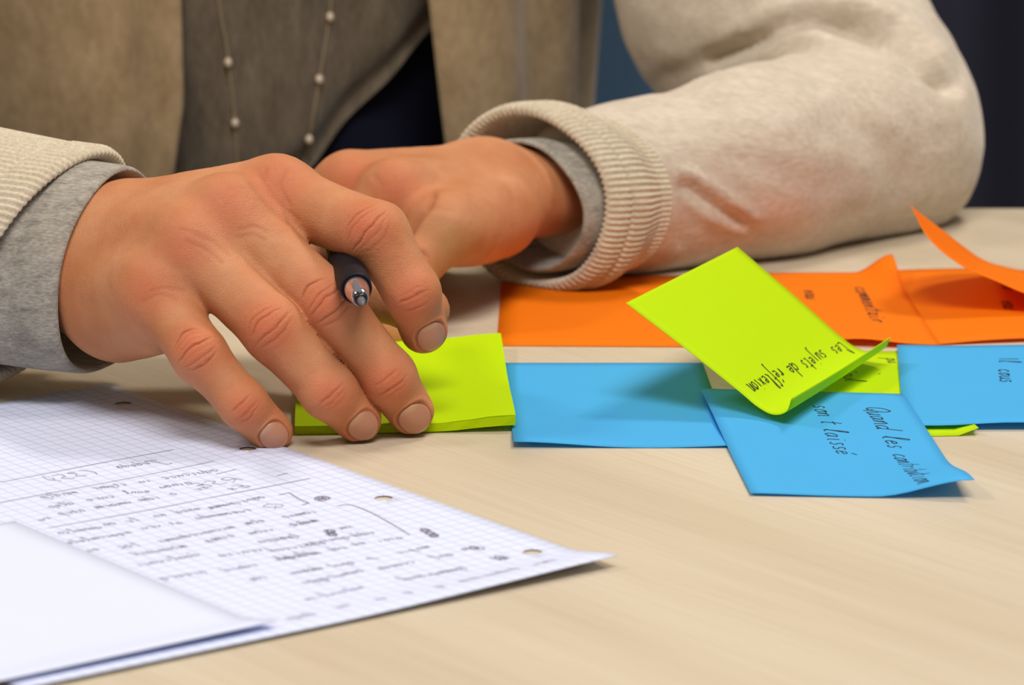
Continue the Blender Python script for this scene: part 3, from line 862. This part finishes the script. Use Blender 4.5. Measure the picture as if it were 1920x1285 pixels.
def nail_mesh(fn, fr, parent, off=.10):
    c, d, n, t, (hl, hw) = fr
    na, nb = 22, 22; V = []; lun = []
    for i in range(na):
        for j in range(nb):
            a = -1 + 2 * i / (na - 1); b = -1 + 2 * j / (nb - 1)
            # superellipse square->disc
            x = a * math.sqrt(max(0, 1 - abs(b) ** 2.2 * .50)); y = b * math.sqrt(max(0, 1 - abs(a) ** 2.2 * .50))
            V.append(c + d * x * hl + t * y * hw); lun.append(x)
    V = np.array(V); o = V + n * 14
    tt = np.zeros(len(V))
    for _ in range(60):
        tt += np.clip(fn(o - n * tt[:, None]), -2, 3) * .8
    P = o - n * tt[:, None]
    # even arch across the nail, flatter along it
    b = (P - c) @ t / hw; a = (P - c) @ d / hl; h = (P - c) @ n
    X = np.stack([np.ones_like(a), a, b, a * a, b * b], 1); co = np.linalg.lstsq(X, h, rcond=None)[0]
    h2 = X @ co
    P = P + n * ((h2 - h) * .75 + off + .12)[:, None]
    F = grid_faces(na, nb)
    if (normals(P, F) @ n).mean() < 0: F = F[:, ::-1].copy()
    lun = np.array(lun); v = np.clip((lun - .80) / .08, 0, 1) * .8 + np.clip((-lun - .55) / .3, 0, 1) * .5
    o = mesh_obj('fingernail', P, F, M['nail'], parent, attrs=dict(lunula=v))
    s_ = o.modifiers.new('thick', 'SOLIDIFY'); s_.thickness = .0006; s_.offset = -1
    return o

# --- right hand (the one nearest the camera), joints: knuckle, middle joint, end joint, tip centre
index = Finger([(525, 370, 1455), (706, 438, 1427), (773, 548, 1420), (794, 617, 1426)], [12.2, 10.9, 9.4, 7.9])
middle = Finger([(430, 404, 1440), (617, 573, 1419), (727, 707, 1415), (771, 773, 1420)], [11.8, 10.9, 9.4, 7.5])
ring = Finger([(355, 462, 1431), (513, 620, 1411), (615, 734, 1406), (671, 787, 1412)], [11.2, 10.6, 9.2, 7.5])
pinky = Finger([(288, 545, 1427), (377, 668, 1407), (458, 760, 1401), (507, 808, 1405)], [10.8, 9.3, 8.1, 7.1])
thumb = Finger([(400, 450, 1492), (520, 490, 1496), (690, 548, 1476), (793, 580, 1462)], [14, 11.5, 10, 8.4])
wr = A(135, 500, 1476)
mc = {}
for nm, base, kn in (('i', A(225, 418, 1478), index), ('m', A(205, 458, 1469), middle), ('r', A(200, 505, 1461), ring), ('p', A(205, 556, 1457), pinky)):
    mc[nm] = (base, kn.p[0])
hn = unit(np.cross(mc['p'][1] - mc['i'][1], mc['m'][1] - mc['m'][0]));
if hn @ VIEW < 0: hn = -hn
palm = []
far = dict(i=A(140, 450, 1486), m=A(130, 474, 1481), r=A(126, 500, 1477), p=A(135, 535, 1473))
for nm, r0, r1 in (('i', 13.5, 12.2), ('m', 13.5, 12.0), ('r', 13, 11.4), ('p', 12.5, 11)):
    a, b = mc[nm]; palm.append((far[nm], b, 13.5, r1)); palm.append((a - hn * 9, b - hn * 9 - unit(b - a) * 4, r0, r1))
palm += [(A(215, 590, 1456), A(285, 590, 1434), 14.5, 11.5), (A(120, 445, 1484), A(225, 424, 1478), 14.5, 13.5), (A(120, 520, 1480), A(205, 560, 1460), 14, 14),
         (A(-60, 470, 1500), A(135, 452, 1482), 21, 15), (A(-60, 525, 1500), A(125, 515, 1480), 21, 14),
         (A(230, 470, 1490), A(420, 460, 1494), 16, 13), (A(400, 440, 1480), A(520, 430, 1470), 12, 10)]
for f, k in ((index, 7.0), (middle, 7.4), (ring, 7.0), (pinky, 6.0)):      # knuckle heads under the skin
    q = f.p[0] + hn * k; w_ = far[{id(index): 'i', id(middle): 'm', id(ring): 'r', id(pinky): 'p'}[id(f)]]; palm.append((q * .35 + (w_ + hn * 4) * .65, q, 6.5, 6.0))
hand_fn = make_hand([index, middle, ring, pinky], palm, thumb, 11, [(A(562, 592, 1417), A(610, 655, 1416), 4.0), (A(610, 655, 1416), A(672, 738, 1416), 3.6)])

# --- left hand (behind), little finger side towards the camera
l_index = Finger([(610, 385, 1655), (520, 420, 1660), (490, 500, 1652), (500, 560, 1645)], [12.5, 10.5, 9, 7.6])
l_middle = Finger([(658, 354, 1622), (560, 392, 1632), (530, 470, 1625), (545, 540, 1618)], [12.8, 10.5, 9, 7.6])
l_ring = Finger([(742, 366, 1604), (650, 440, 1600), (640, 520, 1592), (655, 575, 1588)], [12.6, 10.3, 8.8, 7.4])
l_pinky = Finger([(832, 428, 1586), (765, 520, 1572), (744, 588, 1562), (738, 622, 1556)], [11.8, 9.6, 8.2, 7.2])
l_thumb = Finger([(900, 400, 1668), (800, 450, 1690), (700, 490, 1690), (640, 520, 1685)], [14, 11.5, 10, 8.4])
lp = []
for base, f, r0, r1 in ((A(905, 340, 1672), l_index, 13, 12), (A(915, 345, 1658), l_middle, 14, 12.6), (A(925, 370, 1645), l_ring, 14, 12.2), (A(925, 408, 1632), l_pinky, 13.5, 11.8)):
    lp.append((base, f.p[0], r0, r1)); lp.append((base - np.array([0, -7, 1]), f.p[0] - np.array([0, -7, 2]), r0, r1))
lp += [(A(890, 424, 1615), A(868, 430, 1600), 10.5, 10.5), (A(935, 400, 1628), A(880, 418, 1612), 13.5, 12),
       (A(900, 348, 1660), A(1010, 362, 1672), 15.5, 14), (A(925, 396, 1642), A(1010, 378, 1664), 14, 12.5), (A(1010, 362, 1672), A(1200, 362, 1698), 14, 20)]
lhand_fn = make_hand([l_index, l_middle, l_ring, l_pinky], lp, l_thumb, 10)

def skin_mesh(fn, fingers, thumb_, h, lo, hi, sub, knuck, nails, extra=None):
    V, Q = nets(fn, lo, hi, h)
    V = smooth(V, Q, 3)
    if sub: V, Q = subdivide(V, Q); V = smooth(V, Q, 2)
    N = normals(V, Q)
    disp = np.zeros(len(V)); mask = np.zeros(len(V)); red = np.zeros(len(V))
    for f in fingers:
        # only skin that belongs to this finger
        d, m, r = creases(V, N, f, sub)
        own = np.abs(f.sdf(V)) < 2.2
        disp += d * own; mask = np.maximum(mask, m * own); red = np.maximum(red, r * own)
    # where two fingers press together the skin keeps no relief
    sd = np.sort(np.stack([np.abs(f.sdf(V)) for f in fingers]), 0)[1]; calm = np.clip((sd - .8) / 3, 0, 1); disp *= calm; mask *= calm
    for p, R in knuck:
        red = np.maximum(red, .85 * np.exp(-(np.linalg.norm(V - p, axis=1) / R) ** 2))
    for fr in nails:
        d, g = nail_disp(V, N, fr); disp += d; mask = np.maximum(mask, g)
    if extra is not None:
        d, m = extra(V); disp += d; mask = np.maximum(mask, m)
    disp += vnoise(V, 5.5, 3) * .10 + vnoise(V, 2.2, 4) * .05 + vnoise(V, 16, 9) * .35
    V = V + N * disp[:, None]
    S_ = smooth(V, Q, 8, .6); V = V * calm[:, None] + S_ * (1 - calm[:, None])
    return V, Q, mask, red

nf = {'i': nail_frame(index, -.6, (5.8, 5.2), -.30), 'm': nail_frame(middle, -.5, (6.1, 5.6)), 'r': nail_frame(ring, -.4, (5.7, 5.3)), 'p': nail_frame(pinky, -.5, (5.3, 4.8))}
def seg_groove(V, pts, w, depth, Nn=None):
    """groove along a polyline lying in the skin"""
    best = np.full(len(V), 1e9)
    for a, b in zip(pts[:-1], pts[1:]):
        ab = b - a; t = np.clip(((V - a) @ ab) / (ab @ ab), 0, 1); best = np.minimum(best, np.linalg.norm(V - (a + t[:, None] * ab), axis=1))
    g = np.exp(-(best / w) ** 2)
    return -depth * g, g
def hand_extra(V):
    # web wrinkles beside the index knuckle, where the skin gathers
    R_ = ray_groove(V, [[(488, 330), (515, 372), (560, 412)], [(470, 345), (500, 385), (540, 420)], [(537, 320), (528, 350), (545, 385)], [(500, 318), (495, 345), (512, 372)],
                        [(330, 560), (300, 552), (268, 565)], [(345, 545), (310, 540), (285, 545)], [(365, 440), (400, 455), (430, 480)], [(350, 452), (385, 468), (415, 492)], [(340, 430), (370, 438), (405, 455)],
                        [(450, 430), (480, 425), (500, 435)], [(445, 445), (475, 440), (495, 450)]], hn, .8)
    return -.13 * R_, R_ * .35
def ray_groove(V, lines, n, w, lim=None):
    # lines given where they are seen; compared across the back of the hand in its own plane
    out = np.zeros(len(V))
    fy = V[:, 1] * cp - (V[:, 2] - CAMH) * sp; up = V[:, 1] * sp + (V[:, 2] - CAMH) * cp
    U = np.stack([960 + FPX * V[:, 0] / fy, 642.5 - FPX * up / fy], 1) / 5.45
    for L in lines:
        L = catmull(np.array(L, float), 12) / 5.45; best = np.full(len(V), 1e9)
        for a, b in zip(L[:-1], L[1:]):
            ab = b - a; t = np.clip(((U - a) @ ab) / (ab @ ab), 0, 1); best = np.minimum(best, np.linalg.norm(U - (a + t[:, None] * ab), axis=1))
        out = np.maximum(out, np.exp(-(best / w) ** 2))
    return out * (V @ hn > (index.p[0] @ hn) - 8) if lim is None else out
def lhand_extra(V):
    a = ray_groove(V, [[(812, 366), (800, 390), (784, 412), (764, 440)]], VIEW, 1.5, -1e9)
    b = ray_groove(V, [[(802, 388), (825, 392), (850, 398)], [(700, 330), (712, 345), (716, 362)], [(930, 330), (955, 350), (965, 380)]], VIEW, 1.2, -1e9)
    return -1.5 * a - .3 * b, a * .7
allr = [q for f in (index, middle, ring, pinky, thumb) for q in f.p]
lo = np.min(allr, 0) - 20; hi = np.max(allr, 0) + 18
lo[0] = -190; hi[1] = max(hi[1], 1525); lo[2] = -1
V1, Q1, m1, r1 = skin_mesh(hand_fn, [index, middle, ring, pinky], thumb, .8, lo, hi, True,
    [(index.p[0] + VIEW * 9, 12), (middle.p[0] + VIEW * 10, 10), (ring.p[0] + VIEW * 10, 9), (pinky.p[0] + VIEW * 9, 9)], list(nf.values()), hand_extra)
allr = [q for f in (l_index, l_middle, l_ring, l_pinky, l_thumb) for q in f.p]
lo = np.min(allr, 0) - 20; hi = np.max(allr, 0) + 20; hi[0] = 45; hi[1] = max(hi[1], 1720)
V2, Q2, m2, r2 = skin_mesh(lhand_fn, [l_ring, l_pinky], l_thumb, 1.1, lo, hi, False,
    [(l_middle.p[0] + VIEW * 11, 10), (l_ring.p[0] + VIEW * 11, 10)], [], lhand_extra)
# trunk, arms under the clothes: same mesh
def trunk_fn(P):
    D = cone(P, (-185, 2025, -250), (-185, 2030, 160), 66, 72)
    D = np.minimum(D, cone(P, (-95, 2025, -250), (-95, 2030, 160), 66, 72))
    D = smin(D, cone(P, A(-60, 500, 1500), (-330, 1660, 60), 23, 34), 20)
    D = smin(D, cone(P, (-330, 1660, 60), (-300, 1985, 300), 34, 42), 20)
    D = smin(D, cone(P, A(1200, 362, 1698), A(1640, 240, 1800), 22, 28), 10)
    D = smin(D, cone(P, A(1640, 240, 1800), A(1420, 40, 1900), 28, 34), 10); D = smin(D, cone(P, A(1420, 40, 1900), (45, 2010, 300), 34, 40), 10)
    return D
V1[:, 2] = np.maximum(V1[:, 2], 1.0)
V2[:, 2] = np.maximum(V2[:, 2], .3)
V3, Q3 = nets(trunk_fn, (-400, 1470, -370), (240, 2150, 330), 9)
V3 = smooth(V3, Q3, 2)
VV = np.concatenate([V1, V2, V3]); QQ = np.concatenate([Q1, Q2 + len(V1), Q3 + len(V1) + len(V2)])
body = mesh_obj('body', VV, QQ, M['skin'], person, attrs=dict(crease=np.r_[m1, m2, np.zeros(len(V3))], red=np.r_[r1, r2, np.zeros(len(V3))]))
for k in nf: nail_mesh(hand_fn, nf[k], body)
nail_mesh(hand_fn, nail_frame(thumb, 1.0, (6.0, 6.0), .9), body)
# ---------------------------------------------------------------- clothes
cardigan = None
CUT = (A(988, 372, 1667), np.cross(A(985, 206, 1675) - A(988, 372, 1667), [31, -24, 0.])); CUT = (CUT[0], unit(CUT[1]) * (1 if CUT[1][0] > 0 else -1))
def fn_sleeve(P):
    e = A(1652, 245, 1792)
    D = cone(P, A(1120, 368, 1692), A(1400, 310, 1728), 34.5, 38.5)
    D = smin(D, cone(P, A(1400, 310, 1728), e, 38, 43), 14)
    D = smin(D, cone(P, A(1440, 330, 1738), A(1700, 300, 1800), 28, 30), 14)
    up = cone(P, e + np.array([5, 15, 6]), A(1432, -20, 1905), 39, 60)
    up = smin(up, cone(P, A(1432, -20, 1905), (60, 1990, 330), 62, 70), 20)
    return np.maximum(smin(D, up, 3), 15 - (P - CUT[0]) @ CUT[1])
V, Q = nets(fn_sleeve, (0, 1640, -4), (260, 2060, 400), 2.6)
V = smooth(V, Q, 3); N = normals(V, Q)
def px(V):
    fy = V[:, 1] * cp - (V[:, 2] - CAMH) * sp; up = V[:, 1] * sp + (V[:, 2] - CAMH) * cp
    return np.stack([960 + FPX * V[:, 0] / fy, 642.5 - FPX * up / fy], 1)
def folds(V, lines):
    """soft cloth folds: (points, half width mm, depth mm) given on the visible side"""
    U = px(V) / 4.7; d = np.zeros(len(V)); front = (N @ VIEW) > -.1
    for L, w, dep in lines:
        L = catmull(np.array(L, float), 16) / 4.7; best = np.full(len(V), 1e9)
        for a, b in zip(L[:-1], L[1:]):
            ab = b - a; t = np.clip(((U - a) @ ab) / (ab @ ab), 0, 1); best = np.minimum(best, np.linalg.norm(U - (a + t[:, None] * ab), axis=1))
        d -= dep * np.exp(-(best / w) ** 2) * front
    return d
dd = vnoise(V, 34, 1) * 1.6 + vnoise(V * [1, 1, 1.6], 14, 2) * .7
dd += folds(V, [([(1290, 345), (1330, 380), (1385, 412)], 2.2, 2.6), ([(1292, 325), (1350, 362), (1420, 410)], 2.4, -2.2), ([(1285, 375), (1340, 415), (1400, 440)], 2.2, -1.6), ([(1282, 350), (1290, 410), (1280, 460)], 2.5, 1.6),
    ([(1380, 300), (1450, 320), (1540, 350)], 6, 1.2), ([(1330, 112), (1420, 72), (1480, 42), (1560, 36), (1640, 56), (1710, 92), (1790, 160)], 3.2, 6.0), ([(1400, 60), (1480, 18), (1570, 10), (1660, 30)], 5, -3.0),
    ([(1560, 38), (1640, 56), (1710, 92), (1780, 150)], 4.5, 4.5), ([(1600, 20), (1690, 52), (1760, 100)], 5, -2.5), ([(1240, 150), (1330, 110), (1420, 70)], 4, 2), ([(1400, 170), (1460, 150), (1530, 155)], 5, 1.2), ([(1500, 90), (1570, 80), (1640, 100)], 4, 1.4), ([(1560, 230), (1640, 260), (1680, 330)], 7, 1.6)])
V = V + N * dd[:, None]; V[:, 2] = np.maximum(V[:, 2], .8)
cardigan = empty('cardigan', (-120, 1960, 0)); cardigan.parent = person; cardigan.location = Vector(W((-120, 1960, 0))) - person.location
def part(name, V, Q, mat, parent, **k): return mesh_obj(name, V, Q, mat, parent, **k)
part('sleeve', V, Q, M['cream'], cardigan)

def tube(name, c, p, q, axis, prof, mat, parent, n=360, ribs=0, amp=0, seed=0, squash=0, attrs=None):
    """cuff: ring (c,p,q) swept along axis; prof = (distance along axis, radius add)"""
    rings = []; rp = np.linalg.norm(p); rq = np.linalg.norm(q)
    for s, dr in prof:
        rings.append((c + axis * s, p * (1 + dr / rp), q * (1 + dr / rq)))
    V = []; th = np.linspace(0, 2 * math.pi, n, endpoint=False)
    for i, (cc, pp, qq) in enumerate(rings):
        wob = 1 + .018 * np.sin(th * 3 + seed) + .012 * np.sin(th * 5 + 2 * seed)
        rb = amp * np.cos(ribs * th) / rp if ribs else 0
        k = (wob + rb)[:, None]
        V.append(cc + k * (np.cos(th)[:, None] * pp + np.sin(th)[:, None] * qq))
    V = np.concatenate(V); V[:, 2] = np.maximum(V[:, 2], .6)
    F = grid_faces(len(rings), n, True)
    C = np.mean([r[0] for r in rings], 0)
    nn = normals(V, F); 
    return mesh_obj(name, V, F, mat, parent)

# grey shirt cuff, near hand: open towards the right and the camera
c = A(211, 509, 1480); p = A(226, 322, 1484) - c; q = np.array([-16.8, -33, 0.])
ax_ = unit([-1, .22, .07])
shirt = empty('shirt', (-120, 1960, 0)); shirt.parent = person; shirt.location = Vector(W((-120, 1960, 0))) - person.location
tube('cuff', c, p, q, ax_, [(30, -3.5), (12, -2.4), (1, -1.6), (-.4, -.8), (0, 0), (1.2, .7), (3, .9), (15, 1.2), (16.5, .5), (18, 1.2), (34, 1.0), (70, 0)], M['greycuff'], shirt, seed=1)
# cream cardigan cuff over it
c = A(88, 503, 1483); p = A(166, 296, 1488) - c; q = np.array([-22, -41, 0.])
tube('cuff', c, p, q, ax_, [(30, -3), (12, -2.6), (4, -2.4), (.6, -1.4), (0, 0), (1, 1.2), (4, 2.6), (14, 2.8), (16, 1.8), (18, 2.6), (60, 6), (150, 14)], M['rib'], cardigan, n=1260, ribs=105, amp=.45, seed=2)
part('sleeve', *(lambda r: (r[0], r[1]))(nets(lambda P: smin(cone(P, (-250, 1545, 58), (-330, 1665, 62), 42, 52), cone(P, (-330, 1665, 62), (-300, 1990, 320), 52, 70), 15), (-420, 1480, -3), (-190, 2100, 420), 6)), M['cream'], cardigan)

# left arm cuffs: open towards the left and the camera
c = A(985, 386, 1664); p = A(978, 264, 1668) - c; q = np.array([23, -19, 0.])
ax_ = unit([1, .28, .02])
tube('cuff', c, p, q, ax_, [(34, -3.5), (12, -2.6), (1, -1.6), (-.4, -.8), (0, 0), (1, .5), (4, .6), (9, .4), (14, -1), (24, -3)], M['greycuff'], shirt, seed=3.2)
c = A(988, 372, 1667); p = A(985, 206, 1675) - c; q = np.array([31, -25, 0.])
rim = (c, unit(np.cross(p, q)))
tube('cuff', c, p, q, ax_, [(30, -4), (14, -3.2), (3, -2.6), (.6, -1.6), (0, 0), (1, 1.2), (3.5, 2.2), (7.5, 2.3), (9, 1.2), (10.5, 2.2), (14, 2.1), (17, 1.2), (20, -.8), (26, -4)],
     M['rib'], cardigan, n=1100, ribs=92, amp=.5, seed=4)
# gather between cuff and sleeve
def gath(P):
    D = cone(P, c + ax_ * 20, c + ax_ * 55, 29, 31)
    return D

# --- shirt front and cardigan fronts: shells around the trunk
def shell(a0, a1, z0, z1, fr, nu=90, nv=80):
    V = []
    for i in range(nu):
        for j in range(nv):
            u = i / (nu - 1); v = j / (nv - 1); a = a0 + (a1 - a0) * u; z = z0 + (z1 - z0) * v
            V.append(fr(u, v, a, z))
    V = np.array(V); F = grid_faces(nu, nv)
    return V, F
TC = (-135, 2000)
def around(a, z, off):  # a: angle from the camera side, positive to the right
    rx = 146 + off + .06 * z; ry = 118 + off + .05 * z
    return TC[0] + rx * math.sin(a), TC[1] - ry * math.cos(a)
def f_shade_edge(u, v, a, z):       # one column of the cloth follows the slanting edge of the shade below the belly
    B = .28 + .0072 * min(max(z, -40), 120)
    return f_shirt(u, v, a + (B - SHADE_EDGE) * max(0, 1 - abs(a - SHADE_EDGE) / 1.6), z)
def f_shirt(u, v, a, z):
    off = 3.5 * math.sin(a * 9 + z / 90) + 2.2 * math.sin(a * 21 + 1.3 + z / 60)
    # the cloth caves in towards the lap on the right
    off -= 8 * math.exp(-((a - (.24 + .0072 * z)) / .07) ** 2) * (z < 110)
    x, y = around(a, z, off); return (x, y, z)
SHADE_EDGE = -math.pi + 2 * math.pi * 214 / 359
V, F = shell(-math.pi, math.pi, -260, 330, f_shade_edge, 360, 150)
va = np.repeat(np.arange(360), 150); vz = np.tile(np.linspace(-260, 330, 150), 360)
F = F[~((va[F].min(1) >= 214) & (va[F].max(1) < 300) & (vz[F].mean(1) < 120))]  # shirt opened below that edge so the dark shade shell shows
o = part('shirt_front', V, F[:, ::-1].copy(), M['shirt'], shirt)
def f_shade(u, v, a, z):
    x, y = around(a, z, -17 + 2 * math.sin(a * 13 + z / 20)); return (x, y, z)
V, F = shell(-math.pi, math.pi, -250, 200, f_shade, 120, 40)
part('shade_shell', V, F[:, ::-1].copy(), M['navy'], shirt)  # added navy shell, its dark colour stands for shade under the belly
# trousers at the lap
V, Q = nets(lambda P: smin(smin(cone(P, (-225, 2000, -215), (-225, 1600, -225), 78, 62), cone(P, (-55, 2000, -215), (-45, 1600, -225), 78, 62), 12), cone(P, (-210, 2010, -170), (-60, 2010, -170), 120, 120), 20),
            (-350, 1520, -345), (100, 2140, -30), 8)
part('trousers', smooth(V, Q, 2), Q, M['navy'], person)

def angle_for(px_, z, off):
    best = min(np.linspace(-1.4, 1.6, 601), key=lambda a: abs(960 + FPX * around(a, z, off)[0] / (around(a, z, off)[1] * cp - (z - CAMH) * sp) - px_))
    return best
ca = lambda P: lambda z: float(np.interp(z, *zip(*P)))
def front(name, left, right, off0, fold, seed):
    """cloth panel between two edge functions of z"""
    def f(u, v, a, z):
        al, ar = left(z), right(z); a = al + (ar - al) * u
        off = off0 + fold(u, z)
        x, y = around(a, z, off); return (x, y, z)
    V, F = shell(0, 1, -200, 330, f, 120, 70)
    o = part(name, V, F[:, ::-1].copy(), M['fleece'], cardigan)
    s = o.modifiers.new('thick', 'SOLIDIFY'); s.thickness = .003; s.offset = -1
    return o
zl = [-200, 0, 40, 90, 330]
el = ca([(z, angle_for(x_, z, 14)) for z, x_ in zip(zl, (322, 322, 343, 338, 330))])
front('left_front', lambda z: -2.4, el, 12, lambda u, z: 3 * math.sin(u * 15 + z / 120) * (1 - u ** 6) + 5 * math.exp(-((u - .985) / .03) ** 2) - 4 * math.exp(-((u - .93) / .03) ** 2), 1)
er = ca([(z, angle_for(x_, z, 22)) for z, x_ in zip(zl, (880, 850, 828, 806, 780))])
front('right_front', er, lambda z: 2.4, 20, lambda u, z: 5 * math.sin(u * 24 + .6) + (9 * math.exp(-((u - .13) / .06) ** 2) if u < .5 else 0) - 3 * math.exp(-u / .02), 2)

# necklace: two long strands with small beads
neck = empty('necklace', (-110, 1870, 0), label='long fine necklace with small pearl beads hanging over the grey shirt', cat='necklace')
def onshirt(px_, py_):
    # march along the view ray until it meets the shirt
    d = A(px_, py_, 1900) - np.array([0, 0, CAMH]); d = d / d[1]
    lo_ = 1780
    for Y in np.arange(1800, 1960, .5):
        P = np.array([0, 0, CAMH]) + d * Y
        a = math.atan2((P[0] - TC[0]) / 146, (TC[1] - P[1]) / 118)
        x, y, z = f_shirt(0, 0, a, P[2])
        if P[1] >= y - 1.4: return P
    return P
for L, beads in (([(404, -60), (412, 20), (424, 80), (428, 118), (436, 180), (441, 232), (444, 290), (446, 340)], [(428, 116), (441, 230)]),
                 ([(626, -60), (618, 30), (608, 90), (599, 148), (588, 210), (580, 262), (569, 310), (562, 350)], [(619, 31), (599, 148), (580, 261)])):
    P = np.array([onshirt(*q) for q in catmull(np.array(L, float), 40)])
    for _ in range(3): P[1:-1] = (P[:-2] + 2 * P[1:-1] + P[2:]) / 4
    rings = []
    for i in range(len(P)):
        t = unit(P[min(i + 1, len(P) - 1)] - P[max(i - 1, 0)]); e1 = unit(np.cross(t, [0, 1, 0])); e2 = np.cross(t, e1)
        r = .55
        rings.append((P[i], e1 * r, e2 * r))
    V, F, _ = loft(rings, 8); mesh_obj('chain', V, F, M['chain'], neck)
    for b in beads:
        cpt = onshirt(*b) + np.array([0, -1.2, 0])
        th = np.linspace(0, 2 * math.pi, 20, endpoint=False); prof = [(math.sin(t) * 1.7, math.cos(t) * 2.1) for t in np.linspace(.02, math.pi - .02, 12)]
        V = np.concatenate([np.stack([cpt[0] + r * np.cos(th), cpt[1] + r * np.sin(th), np.full(20, cpt[2] + h)], 1) for r, h in prof])
        mesh_obj('bead', V, grid_faces(12, 20, True), M['pearl'], neck)
